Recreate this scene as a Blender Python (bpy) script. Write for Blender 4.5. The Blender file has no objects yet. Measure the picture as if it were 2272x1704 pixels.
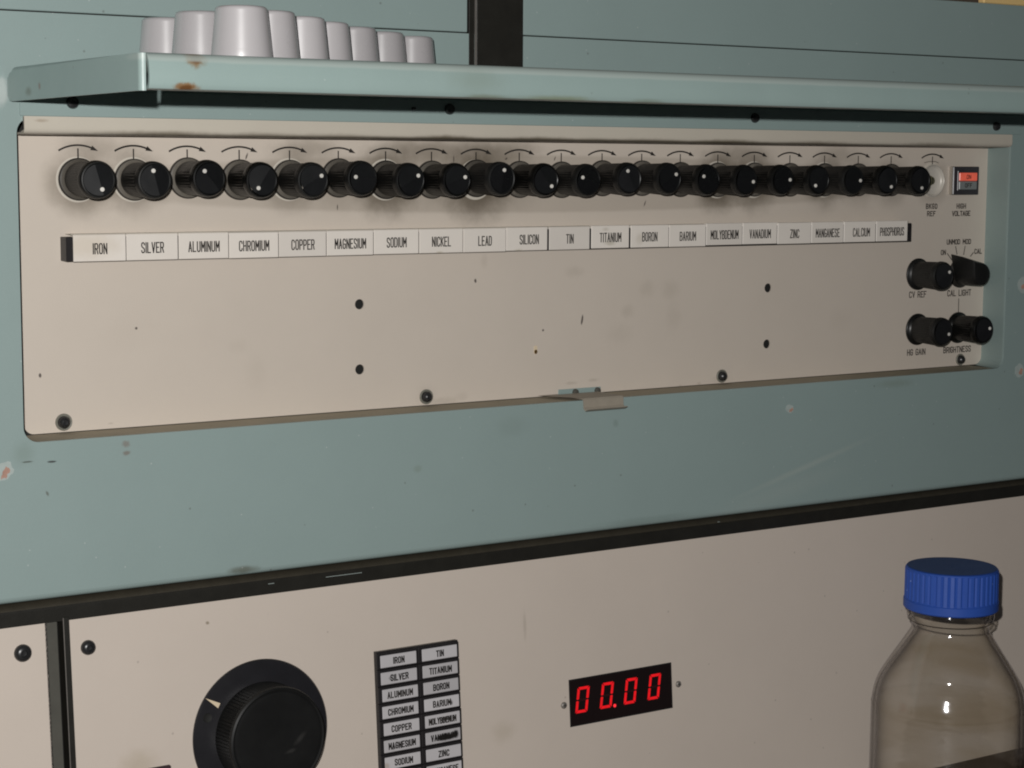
import bpy, bmesh, math, random
from mathutils import Vector, Matrix
from mathutils.geometry import tessellate_polygon
random.seed(7)
S = 0.028                       # one knob pitch in metres; all lengths below are in pitches
scn = bpy.context.scene
COL = scn.collection

# ------------------------------------------------------------------ camera
cam_d = bpy.data.cameras.new("camera"); cam = bpy.data.objects.new("camera", cam_d); COL.objects.link(cam)
scn.camera = cam
yaw, pitch, roll, fpx = 0.5819, -0.114, 0.0055, 4252.4
f = Vector((math.sin(yaw)*math.cos(pitch), math.cos(yaw)*math.cos(pitch), math.sin(pitch)))
r = Vector((math.cos(yaw), -math.sin(yaw), 0)); u = r.cross(f)
r2 = math.cos(roll)*r + math.sin(roll)*u; u2 = -math.sin(roll)*r + math.cos(roll)*u
M = Matrix((r2, u2, -f)).transposed().to_4x4()
M.translation = Vector((-11.854, -31.491, -0.221))*S
cam.matrix_world = M
cam_d.sensor_width = 36; cam_d.lens = fpx/2272*36; cam_d.clip_start = 0.05; cam_d.clip_end = 60
scn.render.resolution_x = 1024; scn.render.resolution_y = 768
# ------------------------------------------------------------------ world and flash
w = bpy.data.worlds.new("World"); scn.world = w; w.use_nodes = True
bg = w.node_tree.nodes['Background']; bg.inputs[0].default_value = (0.9, 0.92, 1.0, 1); bg.inputs[1].default_value = 0.024
ld = bpy.data.lights.new("camera_flash", 'POINT'); ld.energy = 30.0; ld.shadow_soft_size = 0.0045; ld.color = (1, 0.985, 0.96)
lo = bpy.data.objects.new("camera_flash", ld); COL.objects.link(lo); lo.location = Vector((-12.75, -31.3, 1.12))*S
scn.view_settings.view_transform = 'Standard'; scn.view_settings.look = 'None'
scn.view_settings.exposure = 0; scn.view_settings.gamma = 1
scn.render.engine = 'CYCLES'
scn.cycles.max_bounces = 8; scn.cycles.transparent_max_bounces = 16
scn.cycles.pixel_filter_type = 'BLACKMAN_HARRIS'; scn.cycles.filter_width = 2.0

# ------------------------------------------------------------------ materials
def srgb(c):
    return tuple(((v/255)/12.92 if v/255 <= .04045 else ((v/255+.055)/1.055)**2.4) for v in c)

class NT:
    def __init__(s, name):
        s.m = bpy.data.materials.new(name); s.m.use_nodes = True
        s.t = s.m.node_tree; s.n = s.t.nodes; s.b = s.n['Principled BSDF']
    def new(s, typ, **kw):
        nd = s.n.new(typ)
        for k, v in kw.items(): setattr(nd, k, v)
        return nd
    def link(s, a, b): s.t.links.new(a, b)
    def pos(s):
        if not hasattr(s, '_p'):
            g = s.new('ShaderNodeNewGeometry'); v = s.new('ShaderNodeVectorMath', operation='SCALE'); v.inputs[3].default_value = 1/S
            s.link(g.outputs['Position'], v.inputs[0]); s._p = v.outputs[0]
        return s._p
    def noise(s, scale, detail=3, rough=.5, vec=None):
        nn = s.new('ShaderNodeTexNoise'); nn.inputs['Scale'].default_value = scale; nn.inputs['Detail'].default_value = detail
        nn.inputs['Roughness'].default_value = rough
        s.link(vec or s.pos(), nn.inputs['Vector']); return nn.outputs['Fac']
    def math(s, op, a, b=None, c=None, clamp=False):
        m = s.new('ShaderNodeMath', operation=op); m.use_clamp = clamp
        for i, v in enumerate((a, b, c)):
            if v is None: continue
            if isinstance(v, (int, float)): m.inputs[i].default_value = v
            else: s.link(v, m.inputs[i])
        return m.outputs[0]
    def ramp(s, v, a, b, o0=0, o1=1):
        m = s.new('ShaderNodeMapRange', interpolation_type='SMOOTHSTEP')
        s.link(v, m.inputs[0])
        for i, x in enumerate((a, b, o0, o1)): m.inputs[i+1].default_value = x
        return m.outputs[0]
    def mix(s, fac, c1, c2, mode='MIX'):
        m = s.new('ShaderNodeMix', data_type='RGBA', blend_type=mode)
        if isinstance(fac, (int, float)): m.inputs[0].default_value = fac
        else: s.link(fac, m.inputs[0])
        for i, c in ((6, c1), (7, c2)):
            if isinstance(c, tuple): m.inputs[i].default_value = (*c[:3], 1)
            else: s.link(c, m.inputs[i])
        return m.outputs[2]

def make_mat(name, base, rough=.5, mottle=.05, mscale=.6, grain=.05, gscale=55, specks=0, speck_col=(.7,.72,.7),
             dark_specks=0, stains_and_light=(), spec=.5, metal=0, bump=0, bscale=60, coat=0):
    t = NT(name)
    col = None
    g = t.noise(mscale, 4, .6)
    v1 = t.math('MULTIPLY_ADD', g, 2*mottle, 1-mottle)
    g2 = t.noise(gscale, 2, .7)
    v2 = t.math('MULTIPLY_ADD', g2, 2*grain, 1-grain)
    v = t.math('MULTIPLY', v1, v2)
    vm = t.new('ShaderNodeVectorMath', operation='SCALE'); vm.inputs[0].default_value = base
    t.link(v, vm.inputs[3]); col = vm.outputs[0]
    jn = None
    for st in stains_and_light:
        c, rad, scol, strength = st[0], st[1], st[2], st[3]
        inner = st[4] if len(st) > 4 else .3
        jag = st[5] if len(st) > 5 else .25
        jsc = st[6] if len(st) > 6 else 6
        a = t.new('ShaderNodeVectorMath', operation='SUBTRACT'); t.link(t.pos(), a.inputs[0]); a.inputs[1].default_value = c
        last = a.outputs[0]
        if len(st) > 7:   # rotate about y by angle (elongated marks)
            ro = t.new('ShaderNodeVectorRotate', rotation_type='Y_AXIS'); ro.inputs['Angle'].default_value = st[7]
            t.link(last, ro.inputs['Vector']); last = ro.outputs[0]
        d = t.new('ShaderNodeVectorMath', operation='DIVIDE'); t.link(last, d.inputs[0]); d.inputs[1].default_value = rad
        l = t.new('ShaderNodeVectorMath', operation='LENGTH'); t.link(d.outputs[0], l.inputs[0]); dist = l.outputs['Value']
        if jag:
            nn = t.noise(jsc, 4, .6); dist = t.math('ADD', dist, t.math('MULTIPLY_ADD', nn, 2*jag, -jag))
        fac = t.math('MULTIPLY', t.ramp(dist, inner, 1.0, 1, 0), strength)
        col = t.mix(fac, col, tuple(scol))
    if specks:
        vo = t.new('ShaderNodeTexVoronoi'); vo.inputs['Scale'].default_value = 3.2; t.link(t.pos(), vo.inputs['Vector'])
        f1 = t.ramp(vo.outputs['Distance'], .03, .055, 1, 0); col = t.mix(t.math('MULTIPLY', f1, specks), col, speck_col)
    if dark_specks:
        vo = t.new('ShaderNodeTexVoronoi'); vo.inputs['Scale'].default_value = 1.7; vo.inputs['Randomness'].default_value = 1
        t.link(t.pos(), vo.inputs['Vector'])
        f1 = t.ramp(vo.outputs['Distance'], .025, .05, 1, 0); col = t.mix(t.math('MULTIPLY', f1, dark_specks), col, (.08, .065, .05))
    t.link(col, t.b.inputs['Base Color'])
    rn = t.noise(2.2, 5, .6)
    t.link(t.math('MULTIPLY_ADD', rn, .16, rough-.08, clamp=True), t.b.inputs['Roughness'])
    t.b.inputs['Metallic'].default_value = metal
    t.b.inputs['Specular IOR Level'].default_value = spec
    if coat: t.b.inputs['Coat Weight'].default_value = coat
    if bump:
        bp = t.new('ShaderNodeBump'); bp.inputs['Strength'].default_value = bump; bp.inputs['Distance'].default_value = .0004
        bn = t.noise(bscale, 2, .5); t.link(bn, bp.inputs['Height']); t.link(bp.outputs[0], t.b.inputs['Normal'])
    return t.m

def vary(m, amt, ramt=.0):
    n = m.node_tree.nodes; b = n['Principled BSDF']; L = m.node_tree.links
    src = b.inputs['Base Color'].links[0].from_socket; oi = n.new('ShaderNodeObjectInfo')
    mr = n.new('ShaderNodeMapRange'); mr.inputs[3].default_value = 1-amt; mr.inputs[4].default_value = 1+amt*1.6; L.new(oi.outputs['Random'], mr.inputs[0])
    vm = n.new('ShaderNodeVectorMath'); vm.operation = 'SCALE'; L.new(src, vm.inputs[0]); L.new(mr.outputs[0], vm.inputs[3]); L.new(vm.outputs[0], b.inputs['Base Color'])
    if ramt:
        rs = b.inputs['Roughness'].links[0].from_socket; a = n.new('ShaderNodeMath'); a.operation = 'ADD'
        m2 = n.new('ShaderNodeMapRange'); m2.inputs[3].default_value = -ramt; m2.inputs[4].default_value = ramt; L.new(oi.outputs['Random'], m2.inputs[0])
        L.new(rs, a.inputs[0]); L.new(m2.outputs[0], a.inputs[1]); L.new(a.outputs[0], b.inputs['Roughness'])
    return m
def emis_mat(name, col, strength, base=(.02,.005,.005)):
    t = NT(name); t.b.inputs['Base Color'].default_value = (*base, 1)
    n = t.noise(14, 1); em = t.math('MULTIPLY_ADD', n, .5*strength, .75*strength)
    t.b.inputs['Emission Color'].default_value = (*col, 1); t.link(em, t.b.inputs['Emission Strength']); t.b.inputs['Roughness'].default_value = .3
    return t.m

BEIGE = (.642, .568, .492)
BLUE = (.288, .370, .358)
DIRT = (.13, .105, .075)
ZK = -0.5144
RF, RC = .3626, .322
# dirt halos and clean rings round the knob bushings
st = []
for x_, rx_, k_ in ((6.9,1.5,.42),(8.6,1.2,.4),(4.3,.9,.28),(14.6,1.2,.3),(.4,.9,.22),(17.4,.8,.2)): st.append(((x_, 0, .02), (rx_, 9, .34), (.16,.13,.095), min(1,k_*1.5), .1, .4, 2.2))
st.append(((9.6, 0, -.60), (10.4, 9, .60), (.30, .255, .20), .34, .86, .03, 2))          # band of finger grime behind the row
st.append(((.1, 0, -.62), (.95, 9, .60), (.36, .30, .23), .35, .3, .15, 2))
for i, k, rr in ((0,.55,.62),(1,.5,.60),(4,.42,.62),(6,.8,.72),(8,1.0,.85),(14,.9,.68),(15,.75,.66),(17,.65,.62),(7,.25,.6),(18,.3,.6),(19,.35,.6),(20.29,.35,.55),(5,.2,.6),(9,.2,.6)):
    st.append(((i+.03, 0, ZK-.05), (rr*1.3, 9, rr*1.22), DIRT, min(.95, 1.15*k), .22, .22, 2.6))
for i in (0, 1, 4, 6, 8, 14, 15, 17, 20.29):
    st.append(((i-.01, 0, ZK), (.397, 9, .397), (.66, .61, .53), .85, .95, .01, 8))
for c, rad, k in (((10.35,0,-2.35),(.35,9,.16),.35),((12.2,0,-2.75),(.3,9,.25),.35),((12.8,0,-2.8),(.33,9,.3),.35),((12.9,0,-3.35),(.3,9,.4),.25),
                  ((11.7,0,-3.2),(.25,9,.2),.4),((11.5,0,-3.65),(.5,9,.3),.2),((3.3,0,-4.0),(.3,9,.45),.14),((.9,0,-3.2),(.9,9,.5),.08),
                  ((2.95,0,-3.5),(.3,9,.2),.18),((8.2,0,-2.1),(.12,9,.2),.35),((17.6,0,-3.6),(.5,9,.4),.12),((7.3,0,-4.78),(.55,9,.12),.5),
                  ((6.88,0,-4.66),(.34,9,.3),.35),((7.7,0,-4.7),(.2,9,.1),.3),((10.3,0,-4.6),(.22,9,.05),.6),((10.85,0,-4.57),(.2,9,.05),.6),
                  ((.5,0,-4.74),(.08,9,.03),.7),((13.1,0,-4.82),(.08,9,.04),.7),((13.6,0,-4.8),(.09,9,.05),.7),((14.2,0,-4.74),(.4,9,.12),.35)):
    st.append((c, rad, (.24,.20,.14), k*.38, .1, .4, 7))
for c, rad, a in (((3.15,0,-.10),(.02,9,.08),-.35),((8.7,0,-.33+.22),(.04,9,.02),.6),((9.85,0,-.10),(.015,9,.06),-.4),((4.98,0,-1.02),(.015,9,.07),0),((12.1,0,-1.0),(.018,9,.08),-.4),
                  ((7.5,0,-.12),(.015,9,.09),0),((8.0,0,-2.47),(.035,9,.05),0),((10.55,0,-3.33),(.03,9,.13),-.15),((1.0,0,-3.10),(.03,9,.03),0),((9.6,0,-3.5),(.03,9,.03),0),((-.75,0,-3.83),(.03,9,.05),0)):
    st.append((c, rad, (.05,.04,.035), .85, .5, .3, 20, a))
M_PANEL = make_mat('beige_panel_paint', BEIGE, rough=.47, mottle=.035, mscale=.8, grain=.03, dark_specks=.0, stains_and_light=st, spec=.35, bump=.12, bscale=30)
M_BEIGE = make_mat('beige_plate_paint', (.632,.552,.482), rough=.5, mottle=.04, grain=.03, dark_specks=.25, spec=.35, bump=.05,
    stains_and_light=[((.5,-1,-10.6),(.5,9,.4),(.4,.33,.22),.35,.1,.3,5),((1.9,-1,-8.3),(.05,9,.04),(.2,.16,.1),.7,.3,.3,9),((8.6,-1,-9.2),(.06,9,.4),(.35,.3,.24),.35,.2,.3,5),((8.0,-1,-11.2),(.4,9,.3),(.42,.36,.27),.3,.1,.3,5)])
lipst = [((i, -.9, .245), (rx, .3, .10), (.16,.13,.09), k, .1, .25, 5) for i, rx, k in ((1.2,1.6,.75),(4.5,1.3,.4),(6.8,.9,.9),(8.9,1.1,.8),(11.5,1.3,.5),(13.6,1.2,.9),(16,1.2,.6),(19.5,1.5,.6),(10.2,.8,.4),(3,1,.5))]
lipst += [((10, -.85, .21), (13, .5, .09), (.12,.10,.07), .85, .45, .12, 2), ((-.95,-.87,.45),(.15,.3,.04),(.3,.22,.15),.5,.2,.3,9)]
M_LIP = make_mat('beige_lip_paint', (.58,.53,.45), rough=.5, mottle=.06, grain=.04, stains_and_light=lipst, spec=.35, bump=.05)
bst = [((.43,-.85,-4.99),(.10,9,.08),(.20,.13,.10),.5,.3,.4,14),((.44,-.85,-5.15),(.09,9,.06),(.18,.12,.09),.6,.3,.4,14),
       ((-1.3,-.85,-5.16),(.13,9,.02),(.06,.06,.05),.8,.4,.3,20),((-.88,-.85,-5.19),(.10,9,.025),(.05,.05,.05),.9,.4,.4,20),((-.97,-.85,-5.72),(.03,9,.06),(.12,.12,.1),.7,.4,.3,20,.4),
       ((15.9,-.85,-6.66),(2.7,9,.10),(.46,.50,.45),.30,.0,.10,2,.255),  # diagonal streak of reflected light, painted into the fascia colour
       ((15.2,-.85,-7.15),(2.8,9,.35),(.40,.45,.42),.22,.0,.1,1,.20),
       ((11.6,-.85,-7.40),(1.9,9,.10),(.15,.2,.18),.3,.1,.3,3),
       ((-1.35,-.85,-5.0),(.3,9,.3),(.2,.26,.23),.4,.1,.3,4),((8.3,-.85,-5.25),(.5,9,.3),(.22,.28,.26),.25,.1,.3,4),((6.2,-.85,-5.9),(.14,9,.1),(.2,.25,.2),.35,.2,.3,6),
       ((10.8,-.85,-5.35),(.1,9,.12),(.2,.26,.24),.5,.2,.3,8),((2.6,-.85,-7.42),(.4,9,.10),(.1,.1,.07),.7,.2,.3,6),((18.5,-.85,-5.0),(.8,9,.14),(.2,.24,.19),.35,.1,.3,4),
       ((-1.6,-.85,.9),(.16,9,.3),(.5,.54,.52),.6,.5,.35,6)]
M_BLUE = make_mat('pale_blue_green_paint', BLUE, rough=.46, mottle=.045, mscale=.5, grain=.05, specks=.35, dark_specks=.4, stains_and_light=bst, spec=.45, bump=.10, bscale=38)
shst = [((-.64,-6.35,1.23),(.21,.6,.15),(.22,.12,.04),.9,.35,.5,10),((-.63,-6.35,1.22),(.12,.6,.08),(.13,.055,.015),.9,.3,.6,16),((-.78,-6.35,.83),(.26,.6,.085),(.22,.11,.035),.9,.35,.5,10),((-.8,-6.35,.82),(.15,.6,.05),(.12,.05,.015),.9,.3,.6,16),((10,-6.3,1.235),(22,.6,.085),(.42,.48,.45),.7,.5,.15,2),  # last patch paints the lit upper edge of the front lip lighter
        ((5.5,-6.35,.80),(1.0,.3,.09),(.18,.19,.08),.55,.2,.3,4),((4.0,-6.35,1.05),(.7,.4,.3),(.2,.24,.19),.3,.1,.3,3),((4.2,-6.3,.80),(.6,.3,.07),(.14,.14,.07),.5,.2,.3,4),((7.3,-6.3,.8),(.5,.3,.08),(.14,.14,.07),.4,.2,.3,4),
        ((-1.49,-1.9,.88),(.2,.2,.1),(.12,.13,.09),.6,.2,.3,6),((-1.49,-2.4,.95),(.2,.08,.08),(.2,.1,.07),.6,.3,.3,8)]
M_SHELF = make_mat('pale_green_shelf_paint', (.292,.380,.362), rough=.40, mottle=.06, mscale=.9, grain=.05, specks=.2, dark_specks=.25, stains_and_light=shst, spec=.5, bump=.08, bscale=38)
M_LEDGE = make_mat('dusty_ledge_paint', (.42,.37,.285), rough=.8, mottle=.15, mscale=1.5, grain=.12, stains_and_light=[((19.5,-.4,-4.8),(3,9,1),(.25,.23,.17),.5,.3,.2,2)], spec=.2)
M_CATCH = make_mat('grimy_beige_catch', (.33,.29,.235), rough=.6, mottle=.15, mscale=4, grain=.1)
M_BUSH = make_mat('grey_nylon_bushing', (.19,.185,.155), rough=.5, mottle=.2, mscale=5)
M_DARK = make_mat('dark_recess', (.012,.012,.011), rough=.8)
M_BLACKTRIM = make_mat('black_trim', (.017,.016,.013), rough=.45, mottle=.35, mscale=3, grain=.2, specks=.0, spec=.4, bump=.2)
M_BROWNTRIM = make_mat('brown_black_trim', (.040,.034,.024), rough=.55, mottle=.35, mscale=4, grain=.25, spec=.4, bump=.2)
M_GREYTRIM = make_mat('dark_grey_trim', (.085,.082,.070), rough=.5, mottle=.2, mscale=3, spec=.3)
M_KNOB = make_mat('black_knob_plastic', (.0055,.0055,.0052), rough=.42, mottle=.3, mscale=5, grain=.2, spec=.45)
M_KNOBFACE = make_mat('black_knob_face', (.0085,.0088,.0095), rough=.33, mottle=.3, mscale=5, spec=.5)
M_FLANGE = make_mat('worn_knob_flange', (.030,.026,.022), rough=.5, mottle=.3, mscale=5, grain=.2, spec=.4)
M_FLANGE_IN = make_mat('grey_knob_flange', (.115,.104,.088), rough=.45, mottle=.25, mscale=6, grain=.15, spec=.4)
M_SKIRT = make_mat('glossy_black_skirt', (.016,.0155,.018), rough=.30, mottle=.3, mscale=2, grain=.2, spec=.6)
M_DOT = make_mat('white_dot_paint', (.72,.69,.64), rough=.5, mottle=.1, mscale=9)
M_INK = make_mat('black_ink', (.022,.019,.017), rough=.6, spec=.2)
M_INKFADE = make_mat('worn_ink', (.06,.052,.045), rough=.6, mottle=.4, mscale=25, spec=.2)
M_TILE = make_mat('white_label_plastic', (.80,.74,.675), rough=.42, mottle=.05, mscale=1.3, grain=.02, spec=.4,
    stains_and_light=[((.0,0,-1.62),(.9,9,.35),(.62,.53,.42),.5,.1,.3,4),((11.0,0,-1.78),(.2,9,.07),(.4,.36,.27),.5,.1,.3,9),((10.9,0,-1.50),(.12,9,.06),(.45,.4,.32),.4,.1,.3,9),((11.75,0,-1.7),(.15,9,.18),(.5,.44,.34),.35,.1,.3,8),
            ((7.0,0,-1.89),(.12,9,.05),(.45,.4,.28),.5,.1,.3,9),((8.8,0,-1.88),(.12,9,.04),(.45,.4,.28),.5,.1,.3,9)])
M_SCREW = make_mat('black_screw', (.020,.020,.021), rough=.32, mottle=.2, mscale=9, spec=.6)
M_STEEL = make_mat('dull_steel', (.24,.22,.20), rough=.42, metal=.3, mottle=.2, mscale=12)
M_BRASS = make_mat('dull_brass_shaft', (.30,.28,.17), rough=.45, metal=.8, mottle=.2, mscale=12)
M_DISH = make_mat('silver_dish', (.60,.56,.50), rough=.38, metal=.10, mottle=.08, mscale=4, spec=.5)
M_CHROME = make_mat('chrome_edge', (.55,.52,.48), rough=.35, metal=1)
M_SWBODY = make_mat('dark_switch_plastic', (.035,.032,.038), rough=.35, spec=.5)
M_RED = emis_mat('red_lens', (1.0, .16, .10), .30, base=(.55,.09,.05))
M_GREYLENS = make_mat('grey_lens', (.22,.235,.235), rough=.35, spec=.5)
M_CREAM = make_mat('cream_pointer_paint', (.75,.62,.44), rough=.5)
M_CUP = make_mat('frosted_white_plastic', (.445,.425,.432), rough=.30, mottle=.04, mscale=2, grain=.02, spec=.6, coat=.7)
M_CUP.node_tree.nodes['Principled BSDF'].inputs['Coat Roughness'].default_value = .27; M_CUP.node_tree.nodes['Principled BSDF'].inputs['Coat IOR'].default_value = 1.8
M_LED = emis_mat('lit_red_segment', (1.0, .010, .016), .72)
M_UNLIT = make_mat('unlit_segment', (.030,.010,.010), rough=.3)
M_GLASSBLK = make_mat('dark_red_display_glass', (.013,.008,.008), rough=.16, mottle=.2, spec=.45)
M_BOARD = make_mat('black_block_plastic', (.020,.018,.019), rough=.42, mottle=.3, mscale=4, spec=.4)
P0 = Vector((0, -.8, -7.9)); TILT = math.radians(4.5)
UP = Vector((0, math.sin(TILT), math.cos(TILT))); OUT = Vector((0, -math.cos(TILT), math.sin(TILT)))
def lw(uu, vv, ww=0):
    p = P0 + UP*vv + OUT*ww; return (uu, p.y, p.z)
M_LENS = make_mat('white_lamp_lens', (.52,.50,.51), rough=.38, mottle=.07, mscale=2.5, grain=.03, spec=.4,
    stains_and_light=[(lw(6.60,-3.15),(.30,1,.085),(.012,.011,.011),1,.45,.45,7),(lw(6.82,-3.13),(.10,1,.10),(.012,.011,.011),1,.4,.3,9),(lw(6.62,-2.80),(.16,1,.06),(.02,.018,.017),.95,.3,.5,9),
            (lw(6.75,-2.50),(.05,1,.07),(.02,.018,.017),.9,.3,.5,12),(lw(5.46,-1.86),(.06,1,.05),(.12,.11,.11),.6,.2,.4,12),(lw(5.45,-3.18),(.06,1,.05),(.1,.1,.1),.6,.2,.4,12),(lw(5.30,-3.5),(.1,1,.1),(.35,.27,.2),.5,.2,.3,9)])
M_CAPBLUE = make_mat('blue_cap_plastic', (.026,.085,.40), rough=.55, mottle=.08, mscale=3, grain=.08, specks=.55, speck_col=(.4,.5,.8), spec=.35)
M_CAPTOP = make_mat('shaded_cap_top', (.050,.085,.20), rough=.7, mottle=.2, grain=.2, spec=.2)  # shade on the cap's top put into a darker, greyer blue
M_CHIPPINK = make_mat('bare_primer', (.46,.27,.21), rough=.6, mottle=.35, mscale=9)
M_CHIPPALE = make_mat('pale_filler', (.40,.46,.44), rough=.6, mottle=.15, mscale=9)
M_ROOM = make_mat('brown_room_wall', (.22,.15,.09), rough=.8)
M_BOX = make_mat('cream_box_card', (.85,.60,.26), rough=.7)
M_BENCH = make_mat('dark_brown_bench', (.085,.063,.046), rough=.6, mottle=.2)
M_PURPLE = make_mat('dark_maroon_plate', (.05,.03,.035), rough=.4)

for m_, a_, r_ in ((M_KNOB,.45,.10),(M_KNOBFACE,.35,.08),(M_FLANGE,.4,.08),(M_FLANGE_IN,.35,.05),(M_INK,.35,0),(M_TILE,.05,.05),(M_LENS,.10,.05),(M_CUP,.07,.05),(M_DOT,.15,0)): vary(m_, a_, r_)
def glass_mat():
    t = NT('clear_bottle_glass'); n = t.n; n.remove(t.b)
    out = [x for x in n if x.type == 'OUTPUT_MATERIAL'][0]
    lwt = t.new('ShaderNodeLayerWeight'); lwt.inputs['Blend'].default_value = .5
    fac = t.math('POWER', lwt.outputs['Facing'], 5)
    mp = t.new('ShaderNodeMapping'); mp.inputs['Scale'].default_value = (.28, .28, 1.5); t.link(t.pos(), mp.inputs[0])
    band = t.ramp(t.noise(1.25, 3, .55, mp.outputs[0]), .40, .62)
    tint = t.mix(fac, t.mix(band, (.996,.992,.982), (.966,.953,.925)), (.24,.20,.13))
    tr = t.new('ShaderNodeBsdfTransparent'); t.link(tint, tr.inputs[0])
    gl = t.new('ShaderNodeBsdfGlossy'); gl.inputs['Roughness'].default_value = .085; gl.inputs[0].default_value = (.9,.9,.95,1)
    bp = t.new('ShaderNodeBump'); bp.inputs['Strength'].default_value = .6; bp.inputs['Distance'].default_value = .002
    t.link(t.noise(1.6, 2, .5, mp.outputs[0]), bp.inputs['Height']); t.link(bp.outputs[0], gl.inputs['Normal'])
    fr = t.math('MULTIPLY_ADD', t.math('POWER', lwt.outputs['Facing'], 5), .85, .042)
    mx = t.new('ShaderNodeMixShader'); t.link(fr, mx.inputs[0])
    t.link(tr.outputs[0], mx.inputs[1]); t.link(gl.outputs[0], mx.inputs[2]); t.link(mx.outputs[0], out.inputs['Surface'])
    return t.m
M_GLASS = glass_mat()
M_BEAD = make_mat('smoky_glass_bead', (.05,.04,.03), rough=.15, spec=.8)

# ------------------------------------------------------------------ mesh helpers
class MB:
    def __init__(s): s.v = []; s.f = []; s.mi = []
    def add(s, vs, fs, mi=0):
        o = len(s.v); s.v += [tuple(v) for v in vs]; s.f += [tuple(i+o for i in q) for q in fs]; s.mi += [mi]*len(fs)
        return s
    def box(s, x0, x1, y0, y1, z0, z1, bevel=0, mi=0, seg=1):
        bm = bmesh.new(); bmesh.ops.create_cube(bm, size=1)
        for v in bm.verts:
            v.co = Vector(((x0+x1)/2+v.co.x*(x1-x0), (y0+y1)/2+v.co.y*(y1-y0), (z0+z1)/2+v.co.z*(z1-z0)))
        if bevel: bmesh.ops.bevel(bm, geom=bm.edges[:], offset=bevel, segments=seg, affect='EDGES', profile=.5)
        bm.verts.index_update()
        s.add([v.co[:] for v in bm.verts], [[v.index for v in q.verts] for q in bm.faces], mi); bm.free(); return s
    def lathe(s, prof, cx=0, cz=0, n=48, knurl=None, mi=0, capstart=False, capend=True, y0=0):
        """profile (radius, out) about the -y axis; knurl(rad,out,t)->rad"""
        o = len(s.v); vs = []; fs = []
        for (rr, ww) in prof:
            for k in range(n):
                t = 2*math.pi*k/n; q = knurl(rr, ww, k) if knurl else rr
                vs.append((cx+q*math.sin(t), y0-ww, cz+q*math.cos(t)))
        for j in range(len(prof)-1):
            for k in range(n):
                a = j*n+k; b = j*n+(k+1) % n; fs.append((a, a+n, b+n, b))
        if capend: fs.append(tuple((len(prof)-1)*n+k for k in reversed(range(n))))
        if capstart: fs.append(tuple(range(n)))
        return s.add(vs, fs, mi)
    def vlathe(s, prof, cx, cy, n=64, knurl=None, mi=0, cap0=False, cap1=False):
        vs = []; fs = []
        for j, (rr, zz) in enumerate(prof):
            for k in range(n):
                t = 2*math.pi*k/n; q = knurl(rr, zz, k) if knurl else rr
                vs.append((cx+q*math.cos(t), cy+q*math.sin(t), zz))
        for j in range(len(prof)-1):
            for k in range(n):
                a = j*n+k; b = j*n+(k+1) % n; fs.append((a, a+n, b+n, b))
        if cap0: fs.append(tuple(range(n)))
        if cap1: fs.append(tuple((len(prof)-1)*n+k for k in reversed(range(n))))
        return s.add(vs, fs, mi)
    def ribbon(s, pts, hw, y=0, mi=0):
        """flat mitred stroke in the x-z plane"""
        closed = len(pts) > 2 and pts[0] == pts[-1]
        if not closed:
            for i in range(1, len(pts)-1):       # sharp corners are two strokes
                d1 = (Vector(pts[i])-Vector(pts[i-1])).normalized(); d2 = (Vector(pts[i+1])-Vector(pts[i])).normalized()
                if d1.dot(d2) < -.1:
                    s.ribbon(pts[:i+1], hw, y, mi); s.ribbon(pts[i:], hw, y-.0003, mi); return s
        P = [Vector(p) for p in (pts[:-1] if closed else pts)]; n = len(P); vs = []
        for i in range(n):
            a = P[i-1] if (closed or i > 0) else None; b = P[(i+1) % n] if (closed or i < n-1) else None
            if a is None: d = (b-P[i]).normalized(); nn = Vector((-d.y, d.x)); m = 1; c = P[i]-d*hw
            elif b is None: d = (P[i]-a).normalized(); nn = Vector((-d.y, d.x)); m = 1; c = P[i]+d*hw
            else:
                d1 = (P[i]-a).normalized(); d2 = (b-P[i]).normalized(); n1 = Vector((-d1.y, d1.x)); n2 = Vector((-d2.y, d2.x))
                nn = (n1+n2)
                if nn.length < 1e-4: nn = n1
                nn.normalize(); m = min(1.6, 1/max(.3, nn.dot(n1))); c = P[i]
            for sg in (1, -1):
                q = c+nn*hw*m*sg; vs.append((q.x, y, q.y))
        fs = [(2*i, 2*i+1, 2*((i+1) % n)+1, 2*((i+1) % n)) for i in range(n if closed else n-1)]
        return s.add(vs, fs, mi)
    def poly(s, pts, y0, y1, mi=0, holes=(), back=False):
        """outline in x-z extruded from y0 (front) to y1 (back)"""
        loops = [[Vector((p[0], p[1], 0)) for p in pts]]+[[Vector((h[0]+h[2]*math.cos(2*math.pi*k/28), h[1]+h[2]*math.sin(2*math.pi*k/28), 0)) for k in range(28)] for h in holes]
        return s.loops(loops, y0, y1, mi, back)
    def loops(s, loops, y0, y1, mi=0, back=False):
        loops = [[Vector((p[0], p[1], 0)) for p in L] for L in loops]
        tris = tessellate_polygon(loops); flat = [p for L in loops for p in L]; n = len(flat)
        vs = [(p.x, y0, p.y) for p in flat]+[(p.x, y1, p.y) for p in flat]; fs = []
        for tr in tris:
            a, b, c = (flat[i] for i in tr)
            if (b-a).cross(c-a).z < 0: tr = tr[::-1]
            fs.append(tuple(tr))
            if back: fs.append(tuple(i+n for i in reversed(tr)))
        o = 0
        for L in loops:
            m = len(L)
            for i in range(m): fs.append((o+i, o+i+n, o+(i+1) % m+n, o+(i+1) % m))
            o += m
        return s.add(vs, fs, mi)
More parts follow.
